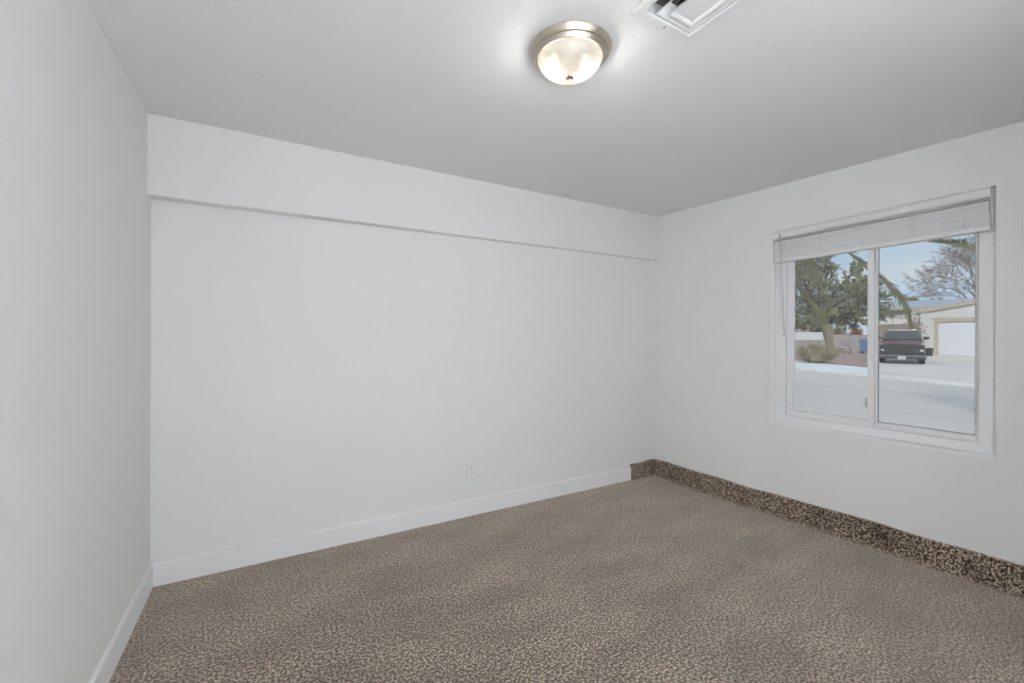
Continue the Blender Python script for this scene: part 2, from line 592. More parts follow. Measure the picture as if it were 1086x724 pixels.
# sliding sash, left, nearer to the room
sash = link('sash', frame_bm(W0 + 0.074, 1.594, WZ0 + 0.062, ZT - 0.05, 0.044, 0.035, 0.043, 0.04, 0.044, 0.072), M['vinyl'], win, bevel=0.003)
link('glass_pane', (lambda b: (rwbox(b, W0 + 0.11, 1.570, 0.058, 0.062, WZ0 + 0.098, ZT - 0.08), b)[1])(bmesh.new()), M['glass'], sash)
b_ = bmesh.new()
rwbox(b_, 1.552, 1.560, 0.040, 0.052, 0.862, 0.925)
rwbox(b_, 1.548, 1.562, 0.037, 0.050, 0.880, 0.893)
lt = link('latch', b_, M['grey'], sash, bevel=0.002)
lt['label'] = 'small grey sash latch'
# fixed light, right, nearer to the outside
fx = link('fixed_sash', frame_bm(1.578, W1 - 0.058, WZ0 + 0.058, ZT - 0.05, 0.026, 0.025, 0.036, 0.04, 0.078, 0.108), M['vinyl'], win, bevel=0.003)
b_ = bmesh.new()
rwbox(b_, 1.60, W1 - 0.078, 0.092, 0.096, WZ0 + 0.090, ZT - 0.08)
link('glass_pane', b_, M['glass'], fx)
gk = link('gasket', frame_bm(1.603, W1 - 0.082, WZ0 + 0.0935, ZT - 0.08, 0.003, 0.003, 0.003, 0.003, 0.088, 0.092), M['gasket'], fx)
gk['label'] = 'thin dark gasket around the glass'

bm = bmesh.new()      # recess lining, paler to paint daylight on its edges: sill falling towards the room, and the far jamb
prism(bm, [(-0.006, WZ0 - 0.008), (-0.006, WZ0 + 0.001), (-0.003, WZ0 + 0.003), (DEPTH, WZ0 + 0.011), (DEPTH, WZ0 - 0.008)], W0 - 0.006, W1, lambda u, v, d: RW(d, u, v))
prism(bm, [(-0.006, W0 - 0.008), (-0.006, W0 + 0.001), (-0.003, W0 + 0.003), (DEPTH, W0 + 0.006), (DEPTH, W0 - 0.008)], WZ0 + 0.003, 1.87, lambda u, v, d: RW(v, u, d))
struct(link('trim_1', bm, M['lit_edge']), 'thin glossy white strip painted paler as if daylit along the bottom and far side of the window recess', 'trim')

# ------------------------------------------------------------------ blind (hangs slightly askew)
BT = 0.0345
blind = thing('window_blind', 'white slatted window blind pulled up at the top of the window', 'blind')
BM0 = RW(W0, -0.024, WZT0 - 0.006)
BMX = Matrix.Translation(BM0) @ Matrix((( DR.x, NR.x, 0, 0), (DR.y, NR.y, 0, 0), (0, 0, 1, 0), (0, 0, 0, 1))) @ Matrix.Rotation(-BT * 0.97, 4, 'Y')
blind.matrix_world = BMX
BL = W1 - W0 - 0.012            # length along local x; local y goes outwards; z down from 0
# valance: D-shaped moulding in front of the head rail
vp = [(-0.002, -0.002), (-0.006, -0.010), (-0.009, -0.022), (-0.009, -0.032), (-0.006, -0.043), (-0.001, -0.050), (0.006, -0.050), (0.006, -0.002)]
bm = bmesh.new()
prism(bm, vp, 0.004, BL - 0.004, lambda u, v, d: V((d, u, v)))
link('valance', bm, M['blind'], blind)
link('head_rail', bxo(0.008, BL - 0.014, 0.010, 0.058, -0.040, -0.002), M['blind'], blind, bevel=0.003)
def slat_mesh():
    bm = bmesh.new()
    n = 8
    top, bot = [], []
    for i in range(n + 1):
        y = 0.050 * i / n
        z = 0.004 * (1 - (2 * i / n - 1) ** 2)
        top.append((y, z + 0.0044))
        bot.append((y, z))
    prism(bm, top + bot[::-1], 0, BL - 0.020, lambda u, v, d: V((d, u, v)))
    return bm
rs = random.Random(7)
zs = [-0.051, -0.063] + [-0.0765 - 0.00535 * k for k in range(25)]
s0 = None
for k, z in enumerate(zs):
    if s0 is None:
        ob = s0 = link('slat', slat_mesh(), M['blind'], blind)
    else:
        ob = s0.copy()
        COL.objects.link(ob)
        ob.parent = blind
    ob.location = (0.008 + rs.uniform(-0.003, 0.003), 0.004 + rs.uniform(-0.003, 0.003), z - 0.003)
    ob.rotation_euler = (radians([-12, -8][k] if k < 2 else rs.uniform(-1.0, 1.5)), 0, 0)
link('bottom_rail', bxo(0.006, BL - 0.012, 0.000, 0.054, -0.231, -0.208), M['blind'], blind, bevel=0.004)
for q in (0.07, 0.30, 0.53, 0.76, 0.985):
    bm = bmesh.new()
    zz = [-0.045 - 0.013 * i for i in range(13)] + [-0.208]
    tube(bm, [V((q + 0.003 * sin(i * 2.1), -0.003 - 0.005 * abs(sin(i * 1.7)), z)) for i, z in enumerate(zz)], 0.0016, 5)
    tube(bm, [V((q + 0.014 + 0.004 * sin(i * 1.3), -0.002 - 0.006 * abs(cos(i * 1.9)), z)) for i, z in enumerate(zz)], 0.0013, 5)
    tube(bm, [V((q + 0.002, 0.057, z)) for z in zz], 0.0014, 5)
    link('ladder_cord', bm, M['cord'], blind, smooth=True)
bm = bmesh.new()
tube(bm, [V((0.058, -0.014, -0.030)), V((0.060, -0.018, -0.40)), V((0.066, -0.016, -0.78))], [0.0042, 0.0042, 0.0046], 6)
wand = link('tilt_wand', bm, M['cord'], blind, smooth=True)
bm = bmesh.new()
tube(bm, [V((0.055, -0.004, -0.022)), V((0.057, -0.013, -0.024)), V((0.058, -0.015, -0.036))], 0.0035, 6)
link('hook', bm, M['grey'], wand, smooth=True)

# ------------------------------------------------------------------ ceiling lamp
def ceiling_lamp(name, label, loc, watts, rad=0.02):
    t = thing(name, label, 'ceiling lamp', loc)
    bm = bmesh.new()   # pan: stepped ring, pressed against the ceiling
    lathe(bm, [(0, 0), (0.158, 0), (0.160, -0.003), (0.159, -0.007), (0.152, -0.020), (0.147, -0.026), (0.143, -0.027),
               (0.140, -0.030), (0.136, -0.040), (0.132, -0.044), (0.127, -0.044), (0.126, -0.040), (0.126, -0.012), (0, -0.012)], 96)
    sp = bmesh.new()
    lathe(sp, [(0, -0.0125), (0.1255, -0.0125), (0.1255, -0.0145), (0, -0.0145)], 48)
    soft(link('pan', bm, M['nickel'], t), 30)
    link('dark_baffle', sp, M['baffle'], t)  # dark plate added to tone down the glow seen through the dome
    bm = bmesh.new()   # dome
    prof = []
    for i in range(25):
        a = pi / 2 * i / 24
        prof.append((0.1255 * cos(a) ** 0.80 if i < 24 else 0.0, -0.034 - 0.082 * sin(a) ** 1.12))
    lathe(bm, prof, 96)
    link('dome', bm, M['dome'], t, smooth=True)
    bm = bmesh.new()   # finial
    lathe(bm, [(0, -0.112), (0.017, -0.113), (0.0185, -0.117), (0.016, -0.122), (0.008, -0.125), (0.0045, -0.128), (0.0045, -0.132),
               (0.006, -0.135), (0.005, -0.139), (0, -0.141)], 32)
    soft(link('finial', bm, M['nickel'], t), 40)
    for k, a in ((0, 0.0), (1, pi)):
        off = V((0.062 * cos(a + 2.62), 0.062 * sin(a + 2.62), -0.055))
        bm = bmesh.new()
        lathe(bm, [(0, -0.024), (0.012, -0.021), (0.020, -0.012), (0.022, 0.0), (0.019, 0.012), (0.013, 0.022), (0.012, 0.036), (0, 0.036)], 20, off)
        link('bulb', bm, M['bulb'], t, smooth=True)
        ld = bpy.data.lights.new('bulb_light', 'POINT')
        ld.energy = watts / 2
        ld.color = (1.0, 0.95, 0.88)
        ld.shadow_soft_size = 0.025
        lo = bpy.data.objects.new('bulb_light', ld)
        COL.objects.link(lo)
        lo.parent = t
        lo.location = off + V((0, 0, -0.026))
    for ch in t.children:
        if ch.type == 'MESH':
            for v in ch.data.vertices:
                v.co.z *= 0.90
    return t
ceiling_lamp('ceiling_lamp', 'round flush ceiling lamp with nickel ring and white glass dome', (1.018, 1.322, H), LAMP_W)

# unseen fill lights added to brighten the room, out of line with the opening
def fill_lamp(label, loc, watts):
    hl = thing('fill_lamp', label, 'ceiling lamp', loc)
    bm = bmesh.new()
    lathe(bm, [(0, 0), (0.19, 0), (0.19, -0.02), (0.17, -0.03), (0.168, -0.022), (0, -0.022)], 48)
    link('pan', bm, M['vinyl'], hl)
    ad = bpy.data.lights.new('fill_lamp_light', 'AREA')
    ad.shape = 'DISK'
    ad.size = 0.32
    ad.energy = watts
    ad.color = (0.905, 0.94, 1.0)
    ao = bpy.data.objects.new('fill_lamp_light', ad)
    COL.objects.link(ao)
    ao.parent = hl
    ao.location = (0, 0, -0.03)
fill_lamp('unseen fill light added behind the left wall to brighten the room', (-1.75, -0.60, H), FILL_W)
fill_lamp('unseen fill light added behind the window wall to brighten the room', (3.45, -0.62, H), FILL_W2)

# ------------------------------------------------------------------ ceiling vent
vent = thing('ceiling_vent', 'white square stepped air vent in the ceiling beside the lamp', 'vent', ((VX0 + VX1) / 2, (VY0 + VY1) / 2, H))
vw = (VX1 - VX0) / 2
def sq_ring(bm, prof):
    """square rings; prof = closed list of (half width, z)."""
    rings = [[bm.verts.new(V((sx * a, sy * a, z))) for sx, sy in ((-1, -1), (1, -1), (1, 1), (-1, 1))] for a, z in prof]
    n = len(prof)
    for i in range(n):
        A, B = rings[i], rings[(i + 1) % n]
        for k in range(4):
            l = (k + 1) % 4
            bm.faces.new((A[k], A[l], B[l], B[k]))
bm = bmesh.new()
sq_ring(bm, [(vw - 0.012, 0), (vw - 0.008, -0.003), (vw, -0.004), (vw - 0.001, -0.007), (vw - 0.006, -0.013), (vw - 0.030, -0.013), (vw - 0.034, -0.009), (vw - 0.034, 0.035), (vw - 0.031, 0.035), (vw - 0.030, 0.0)])
fr = link('frame', bm, M['ventm'], vent)
for sy in (1, -1):
    bm = bmesh.new()
    lathe(bm, [(0, -0.0145), (0.003, -0.0145), (0.0045, -0.012), (0.0045, -0.010), (0, -0.010)], 12, (0.0, sy * (vw - 0.015), 0))
    link('screw', bm, M['duct'], fr)
def rect_ring(bm, prof):
    rings = [[bm.verts.new(V((x, y, z))) for x, y in ((x0, y0), (x1, y0), (x1, y1), (x0, y1))] for x0, x1, y0, y1, z in prof]
    n = len(prof)
    for i in range(n):
        A, B = rings[i], rings[(i + 1) % n]
        for k in range(4):
            l = (k + 1) % 4
            bm.faces.new((A[k], A[l], B[l], B[k]))
for (ox0, ox1, oy0, oy1, oz), (ix0, ix1, iy0, iy1, iz) in (((-0.072, 0.109, -0.109, 0.108, -0.008), (-0.032, 0.078, -0.075, 0.078, 0.026)),
                                                       ((-0.031, 0.081, -0.080, 0.081, -0.014), (-0.010, 0.062, -0.058, 0.062, 0.012))):
    bm = bmesh.new()
    e = 0.006
    rect_ring(bm, [(ix0, ix1, iy0, iy1, iz), (ox0 + e, ox1 - e, oy0 + e, oy1 - e, oz + 0.002), (ox0, ox1, oy0, oy1, oz), (ox0, ox1, oy0, oy1, oz + 0.002),
                   (ox0 + e, ox1 - e, oy0 + e, oy1 - e, oz + 0.005), (ix0, ix1, iy0, iy1, iz + 0.002)])
    link('louver', bm, M['ventm'], vent)
bm = bmesh.new()
box(bm, -0.022, 0.073, -0.071, 0.073, -0.006, -0.0045)
box(bm, 0.015, 0.031, -0.11, 0.11, 0.012, 0.014)
link('centre_panel', bm, M['ventm'], vent)
bm = bmesh.new()
d = vw - 0.031
for f in ((-d, -d + 0.002, -d, d), (d - 0.002, d, -d, d), (-d, d, -d, -d + 0.002), (-d, d, d - 0.002, d)):
    box(bm, *f, 0.0, 0.16)
box(bm, -d, d, -d, d, 0.158, 0.16)
for q in (-0.07, 0.0, 0.07):
    box(bm, q - 0.001, q + 0.001, -d, d, 0.035, 0.075)
link('duct', bm, M['duct'], vent)

# ------------------------------------------------------------------ outlet
ol = thing('wall_outlet', 'white double wall outlet low on the long white wall', 'outlet', (1.286, yw(1.286), 0.3275))
link('cover_plate', bxo(-0.036, 0.036, -0.007, 0, -0.058, 0.058), M['outlet'], ol, bevel=0.003)
for z in (0.020, -0.020):
    bm = bmesh.new()
    pr = [(0.0165 * cos(a) , max(-0.0125, min(0.0125, 0.0165 * sin(a)))) for a in [2 * pi * i / 24 for i in range(24)]]
    prism(bm, pr, -0.0095, -0.004, lambda u, v, d: V((u, d, v + z)))
    rc = link('receptacle', bm, M['outlet'], ol)
    bm = bmesh.new()
    box(bm, -0.0085, -0.0060, -0.0100, -0.0090, z - 0.003, z + 0.006)
    box(bm, 0.0060, 0.0085, -0.0100, -0.0090, z - 0.002, z + 0.005)
    lathe(bm, [(0, -0.0100), (0.0025, -0.0100), (0.0025, -0.0090), (0, -0.0090)], 10, (0, 0, z - 0.0075), 'Y')
    link('slot', bm, M['slot'], rc)
bm = bmesh.new()
lathe(bm, [(0, -0.0082), (0.003, -0.0080), (0.0032, -0.007), (0, -0.007)], 12, (0, 0, 0), 'Y')
link('screw', bm, M['grey'], ol)

# =================================================================== OUTSIDE
GZ = -0.28
AX = V((sin(YAW), cos(YAW), 0))
RX = V((cos(YAW), -sin(YAW), 0))
def ray(px, py):
    c, s, dx, dy = cos(ROLL), sin(ROLL), px - 543, py - HOR_Y
    return RX * ((dx * c + dy * s) / F_PX) + AX + V((0, 0, (dx * s - dy * c) / F_PX))
def gnd(px, py, z=GZ):
    d = ray(px, py)
    t = (z - CAM_Z) / d.z
    p = d * t
    return V((p.x, p.y, z))
def at(px, py, t):
    return V((0, 0, CAM_Z)) + ray(px, py) * t
def heading(px):
    d = ray(px, 350)
    return math.atan2(d.y, d.x)

def slab(name, pts, z, th, m, label, cat):
    bm = bmesh.new()
    prism(bm, [(p.x, p.y) for p in pts], z - th, z, lambda u, v, d: V((u, v, d)))
    return struct(link(name, bm, m), label, cat)

def ext(a, b, k0, k1):
    d = (b - a)
    return a - d * k0, b + d * k1
k0, k1 = ext(gnd(843, 391.5), gnd(918, 399), 5, 2.2)      # gutter edge
f0, f1 = ext(gnd(843, 384), gnd(918, 391.5), 5, 2.2)      # back of the pavement
sd_ = (k1 - k0).normalized()
bk = V((-sd_.y, sd_.x, 0))
if bk.x < 0:
    bk = -bk
slab('road', [V((3.8, -60, 0)), V((120, -60, 0)), V((120, 90, 0)), V((3.8, 90, 0))], GZ, 0.2, M['asphalt'], 'grey asphalt street outside the window', 'road')
slab('pavement', [k0, k1, f1, f0], GZ + 0.10, 0.1, M['kerb'], 'pale concrete kerb and pavement across the street', 'pavement')
dv0 = gnd(921, 391)       # left edge of the driveway
g_in = V((0.975, 0.22, 0)).normalized()
dv_in = (gnd(928, 373) - dv0).normalized()      # way the driveway edge runs
slab('ground', [f0, dv0, dv0 + dv_in * 60, f0 + g_in * 60], GZ + 0.09, 0.09, M['gravel'], 'reddish gravel yard across the street', 'ground')
slab('driveway', [gnd(921, 398.5), k1, f1 + g_in * 40, dv0 + dv_in * 46], GZ + 0.095 + 0.012, 0.09, M['concrete'], 'pale concrete driveway in front of the garage', 'driveway')

# ------------------------------------------------------------------ car (black, reddish hood)
cpos = gnd(956.3, 388.0)
car_rz = heading(956) + pi        # nose towards the window
car = thing('car', 'black car with a reddish hood parked on the driveway facing the street', 'car', (cpos.x, cpos.y, GZ + 0.108), car_rz)
cz = 1.0
# local: x forward, nose at 0.0; length 4.9; width 1.84; height 1.80
HW = 0.90
def car_sec(x, hw, z0, z1, rt=0.10, rb=0.05, tuck=0.03):
    return [V((x, -hw + rb, z0)), V((x, hw - rb, z0)), V((x, hw, z0 + 0.15)), V((x, hw, z1 - rt)), V((x, hw - tuck - 0.3 * rt, z1 - 0.25 * rt)), V((x, hw - tuck - rt, z1)),
            V((x, 0, z1 + 0.015)),
            V((x, -hw + tuck + rt, z1)), V((x, -hw + tuck + 0.3 * rt, z1 - 0.25 * rt)), V((x, -hw, z1 - rt)), V((x, -hw, z0 + 0.15))]
bm = bmesh.new()
loft(bm, [car_sec(-0.02, 0.84, 0.30, 0.98), car_sec(-0.10, 0.88, 0.28, 1.03), car_sec(-0.9, 0.90, 0.30, 1.10), car_sec(-1.55, 0.91, 0.28, 1.17),
          car_sec(-3.4, 0.91, 0.28, 1.17), car_sec(-4.6, 0.89, 0.32, 1.12), car_sec(-4.88, 0.84, 0.42, 1.05)])
soft(link('body', bm, M['carblack'], car), 30)
bm = bmesh.new()     # hood: rises from the grille to the windscreen
loft(bm, [[V((x, y, z0 - 0.02 * abs(y / hw) ** 2 + dz)) for dz, ys in ((0, [-hw, -hw * 0.5, 0, hw * 0.5, hw]), (-0.03, [hw, hw * 0.5, 0, -hw * 0.5, -hw])) for y in ys]
          for x, hw, z0 in ((-0.06, 0.70, 1.045), (-0.30, 0.72, 1.095), (-0.8, 0.74, 1.165), (-1.30, 0.76, 1.235), (-1.50, 0.76, 1.262))])
hd = soft(link('hood', bm, M['carhood'], car), 40)
hd['label'] = 'faded reddish hood'
bm = bmesh.new()     # greenhouse
def gh(x, hw0, hw1, z0, z1, xb=None):
    return [V((x, -hw0, z0)), V((x, hw0, z0)), V((x, hw1 + 0.01, z1 - 0.06)), V((x, hw1 - 0.06, z1)), V((x, -hw1 + 0.06, z1)), V((x, -hw1 - 0.01, z1 - 0.06))]
loft(bm, [gh(-1.42, 0.80, 0.78, 1.10, 1.25), gh(-2.05, 0.82, 0.66, 1.12, 1.77), gh(-2.6, 0.82, 0.66, 1.12, 1.81), gh(-4.0, 0.82, 0.66, 1.12, 1.79), gh(-4.7, 0.80, 0.72, 1.08, 1.30)])
cabin = soft(link('cabin', bm, M['carblack'], car), 30)
bm = bmesh.new()
prism(bm, [(-0.735, 0.02), (0.735, 0.02), (0.70, 0.20), (0.62, 0.70), (-0.62, 0.70), (-0.70, 0.20)], -0.004, 0.010,
      lambda u, v, d: V((-1.455, 0, 1.27)) + V((0, u, 0)) + V((-0.752, 0, 0.66)).normalized() * v + V((0.66, 0, 0.752)).normalized() * (d + 0.015))
link('windscreen', bm, M['carglass'], cabin)
bm = bmesh.new()
prism(bm, [(-0.56, -2.12), (0.56, -2.12), (0.60, -2.3), (0.60, -3.9), (-0.60, -3.9), (-0.60, -2.3)], 1.795, 1.825, lambda u, v, d: V((v, u, d)))
link('roof_panel', bm, M['chrome'] if False else M['carblack'], cabin, bevel=0.01)
bm = bmesh.new()
box(bm, -2.10, -2.03, -0.60, 0.60, 1.775, 1.800)
rt = link('roof_glint', bm, M['chrome'], cabin, bevel=0.008)  # bright bar put in for the sky's glint along the roof
for sy in (-1, 1):
    bm = bmesh.new()
    prism(bm, [(-2.15, 0.05), (-1.72, 0.05), (-2.12, 0.50), (-2.9, 0.53), (-2.9, 0.05)], 0, 0.012,
          lambda u, v, d: V((u, sy * (0.83 - v * 0.235 + d), 1.17 + v)))
    link('side_window', bm, M['carglass'], cabin)
    bm = bmesh.new()
    loft(bm, [[V((-1.75 + 0.07 * cos(a) * k, sy * y, 1.36 + 0.085 * sin(a) * k)) for a in [2 * pi * i / 12 for i in range(12)]]
              for y, k in ((0.87, 0.5), (0.92, 0.95), (1.02, 1.0), (1.09, 0.8))])
    box(bm, -1.78, -1.72, min(sy * 0.78, sy * 0.90), max(sy * 0.78, sy * 0.90), 1.31, 1.35)
    soft(link('side_mirror', bm, M['carblack'], car), 40)
    bm = bmesh.new()
    prism(bm, [(0.68, 0.66), (0.82, 0.66), (0.835, 0.77), (0.70, 0.78)], 0, 0.05, lambda u, v, d: V((-0.03 + d, sy * u, v)))
    link('headlight', bm, M['lens'], car, bevel=0.012)
    bm = bmesh.new()
    prism(bm, [(0.72, 1.00), (0.86, 0.98), (0.87, 1.07), (0.74, 1.085)], -0.30, 0.02, lambda u, v, d: V((-0.12 + d, sy * u, v)))
    link('fender_edge', bm, M['rim'], car, bevel=0.01)
bm = bmesh.new()
box(bm, -0.035, 0.012, -0.64, 0.64, 0.52, 0.96)
for k in range(10):
    box(bm, 0.010, 0.020, -0.64, 0.64, 0.54 + 0.042 * k, 0.553 + 0.042 * k)
link('grille', bm, M['black'], car)
bm = bmesh.new()
loft(bm, [[V((x, y, z)) for x, z in ((xo - 0.12, 0.26), (xo, 0.26), (xo + 0.02, 0.31), (xo + 0.02, 0.42), (xo, 0.45), (xo - 0.12, 0.45))]
          for y, xo in ((-0.93, -0.10), (-0.86, 0.0), (-0.5, 0.06), (0, 0.08), (0.5, 0.06), (0.86, 0.0), (0.93, -0.10))])
soft(link('bumper', bm, M['black'], car), 40)
bm = bmesh.new()
loft(bm, [[V((x, y, z)) for x, z in ((xo, 0.425), (xo + 0.03, 0.428), (xo + 0.03, 0.455), (xo, 0.461))]
          for y, xo in ((-0.93, -0.10), (-0.86, 0.0), (-0.5, 0.06), (0, 0.08), (0.5, 0.06), (0.86, 0.0), (0.93, -0.10))])
link('bumper_strip', bm, M['chrome'], car)
link('license_plate', bxo(0.105, 0.115, -0.155, 0.155, 0.25, 0.41), M['plate'], car, bevel=0.006)
for sx in (-0.85, -3.95):
    for sy in (-1, 1):
        bm = bmesh.new()
        lathe(bm, [(0.19, -0.11), (0.30, -0.12), (0.345, -0.09), (0.352, 0), (0.345, 0.09), (0.30, 0.12), (0.19, 0.11)], 32, (sx, sy * 0.79, 0.352), 'Y')
        wh = link('wheel', bm, M['tyre'], car, smooth=True)
        bm = bmesh.new()
        lathe(bm, [(0, sy * 0.10), (0.06, sy * 0.105), (0.17, sy * 0.085), (0.20, sy * 0.11), (0.20, -sy * 0.08), (0, -sy * 0.08)], 24, (sx, sy * 0.79, 0.352), 'Y')
        link('rim', bm, M['rim'], wh)

# ------------------------------------------------------------------ house with the garage
gp = gnd(995, 376.3, GZ + 0.1)
g_ang = heading(995) - 0.06
house = thing('house', 'low white house with tan trimmed garage and white garage door beyond the car', 'house', (gp.x, gp.y, GZ + 0.09), g_ang)
# local: x away from the street, y to the left in the picture, z up; origin at the left foot of the garage door
dist = ray(995, 376.3).length * ((GZ + 0.1 - CAM_Z) / ray(995, 376.3).z)
t_g = (GZ + 0.1 - CAM_Z) / ray(995, 376.3).z
k_v = t_g / F_PX                     # metres per pixel, upright
def hz(py, px=995):                  # height over the house base of a picture row at the facade
    return at(px, py, t_g).z - (GZ + 0.09)
DW = 5.0
door_h = hz(341)
eave_z = hz(331.5)
wl = 1.02                            # wall to the left of the door
rise = 0.205
bm = bmesh.new()                     # facade with grooved siding
apex = -DW / 2 - 0.3
zb = eave_z + 0.04
prism(bm, [(wl, 0), (0.12, 0), (0.12, door_h + 0.1), (-DW - 0.12, door_h + 0.1), (-DW - 0.12, 0), (-DW - 1.2, 0), (-DW - 1.2, zb), (apex, zb + rise * (wl - apex)), (wl, zb)],
      0, 0.18, lambda u, v, d: V((d, u, v)))
box(bm, 0.18, 7.5, wl - 0.18, wl, 0, zb)
box(bm, 0.18, 7.5, -DW - 1.2, -DW - 1.02, 0, zb)
for k in range(4):
    box(bm, -0.012, 0.0, wl - 0.04 - 0.21 * k - 0.15, wl - 0.04 - 0.21 * k, 0, zb)
link('garage_wall', bm, M['siding'], house)
gd = link('garage_door', bxo(0.10, 0.14, -DW, 0, 0, door_h), M['gdoor'], house)
for k in range(4):
    for j in range(8):
        bm = bmesh.new()
        zc0, yc0 = door_h / 4 * k, -DW / 8 * j
        box(bm, 0.085, 0.101, yc0 - DW / 8 + 0.05, yc0 - 0.05, zc0 + 0.06, zc0 + door_h / 4 - 0.06)
        link('raised_panel', bm, M['gdoor'], gd, bevel=0.012)
bm = bmesh.new()
box(bm, -0.03, 0.14, 0, 0.24, 0, door_h + 0.27)
box(bm, -0.03, 0.14, -DW - 0.24, -DW, 0, door_h + 0.27)
box(bm, -0.035, 0.14, -DW, 0, door_h, door_h + 0.27)
box(bm, -0.05, 0.0, -DW - 0.4, 0.50, door_h + 0.22, door_h + 0.30)
dt = link('door_trim', bm, M['tan'], house)
dt['label'] = 'tan trim around the garage door'
bm = bmesh.new()                     # sloping fascia and garage roof
ya, yc_, ye = wl + 0.55, apex, -DW - 1.9
za = eave_z - 0.10
zc = za + rise * (ya - yc_)
ze = zc - rise * (yc_ - ye)
for (y0, z0, y1, z1) in ((ya, za, yc_, zc), (yc_, zc, ye, ze)):
    prism(bm, [(y0, z0), (y1, z1), (y1, z1 + 0.24), (y0, z0 + 0.24)], -0.17, -0.12, lambda u, v, d: V((d, u, v)))
link('fascia', bm, M['tan'], house)
bm = bmesh.new()
for (y0, z0, y1, z1) in ((ya, za, yc_, zc), (yc_, zc, ye, ze)):
    prism(bm, [(y0, z0 + 0.14), (y1, z1 + 0.14), (y1, z1 + 0.27), (y0, z0 + 0.27)], -0.14, 8.2, lambda u, v, d: V((d, u, v)))
link('garage_roof', bm, M['shingle'], house)
bm = bmesh.new()
for (y0, z0, y1, z1) in ((ya, za, yc_, zc), (yc_, zc, ye, ze)):
    prism(bm, [(y0, z0 + 0.11), (y1, z1 + 0.11), (y1, z1 + 0.139), (y0, z0 + 0.139)], -0.13, 8.1, lambda u, v, d: V((d, u, v)))
link('soffit', bm, M['siding'], house)
bm = bmesh.new()
for y, z in ((apex + 1.55, zc - 0.05),):
    tube(bm, [V((1.2, y, z)), V((1.2, y, z + 0.45))], 0.06, 10)
link('roof_vent', bm, M['tan'], house)
# house wing behind, to the left; it ends behind the window's middle post
_d = ray(928, 345)
_n = V((cos(g_ang), sin(g_ang), 0))
_l = V((-sin(g_ang), cos(g_ang), 0))
_t = (house.location.dot(_n) + 7.4) / V((_d.x, _d.y, 0)).dot(_n)
WE = (V((_d.x, _d.y, 0)) * _t - V((house.location.x, house.location.y, 0))).dot(_l)
bm = bmesh.new()
box(bm, 7.4, 7.6, wl - 2, WE, 0, 3.95)
box(bm, 7.4, 14, WE - 0.2, WE, 0, 3.95)
link('wing_wall', bm, M['siding'], house)
bm = bmesh.new()
prism(bm, [(7.0, 3.90), (7.05, 4.13), (12.0, 5.0), (17.0, 4.13), (17.0, 3.90)], -DW - 3, WE + 0.45, lambda u, v, d: V((u, d, v)))
link('wing_roof', bm, M['shingle'], house)
bm = bmesh.new()
box(bm, 6.92, 7.02, -DW - 3, WE + 0.5, 3.86, 4.12)
link('wing_fascia', bm, M['tan'], house)
bm = bmesh.new()
box(bm, 7.33, 7.42, WE - 2.3, WE - 0.3, 1.5, 3.1)
fw = link('wing_window', bm, M['whitewall'], house)
bm = bmesh.new()
for a in (WE - 2.36, WE - 1.33, WE - 0.30):
    box(bm, 7.30, 7.345, a, a + 0.06, 1.44, 3.16)
for a in (1.44, 3.10):
    box(bm, 7.30, 7.345, WE - 2.36, WE - 0.24, a, a + 0.06)
link('window_trim', bm, M['tan'], fw)

# ------------------------------------------------------------------ block walls, bins, bicycle
def garden_wall(name, label, p0, p1, h, m, cap=0.06, th=0.18, base=GZ + 0.09):
    d = (p1 - p0)
    L = d.length
    t = thing(name, label, 'wall', (p0.x, p0.y, base), math.atan2(d.y, d.x))
    bm = bmesh.new()
    n = max(1, int(L / 0.42))
    rows = max(2, int(h / 0.2))
    for r in range(rows):
        z0, z1 = h * r / rows, h * (r + 1) / rows
        off = 0.21 if r % 2 else 0.0
        x = 0.0
        while x < L - 0.01:
            x1 = min(L, x + (0.42 if x or not off else off))
            box(bm, x + 0.004, x1 - 0.004, -th / 2, th / 2, z0 + 0.004, z1 - 0.004)
            x = x1
    box(bm, 0.0, L, -th / 2 + 0.008, th / 2 - 0.008, 0, h)
    link('blocks', bm, m, t)
    link('cap', bxo(-0.02, L + 0.02, -th / 2 - 0.025, th / 2 + 0.025, h, h + cap), m, t)
    return t
def t_of(px, py, z=GZ + 0.09):
    return (z - CAM_Z) / ray(px, py).z
def hgt(px, py_top, t, base=GZ + 0.09):
    return at(px, py_top, t).z - base
def foot(px, t, z=GZ + 0.09):
    p = at(px, 360, t)
    return V((p.x, p.y, z))
b0, b1 = foot(838, 36.5), foot(876, 36.5)
garden_wall('garden_wall', 'low tan block wall behind the bush, left of the drooping palm leaf', b0, b1, hgt(857, 361, 36.5), M['block'])
b2, b3 = foot(879, 36.5), foot(923, 36.5)
garden_wall('garden_wall', 'grey block wall behind the bicycle and the blue bin', b2, b3, hgt(902, 355.5, 36.5), M['block'])
b4, b5 = foot(924, 36.5), foot(971, 33.6)
garden_wall('garden_wall', 'brownish block wall behind the black car', b4, b5, hgt(945, 344.5, 35), M['blockdark'])
# long white wall further back on the left
wq0, wq1 = foot(830, 37.1), foot(877, 37.1)
t = thing('boundary_wall', 'long white wall above the low tan block wall', 'wall', (wq0.x, wq0.y, GZ + 0.09), math.atan2((wq1 - wq0).y, (wq1 - wq0).x))
hw_ = hgt(857, 352.8, 37.1)
Lw = (wq1 - wq0).length
link('wall_face', bxo(0, Lw, -0.1, 0.1, 0, hw_), M['whitewall'], t)
link('coping', bxo(-0.05, Lw + 0.05, -0.15, 0.15, hw_, hw_ + 0.06), M['whitewall'], t)
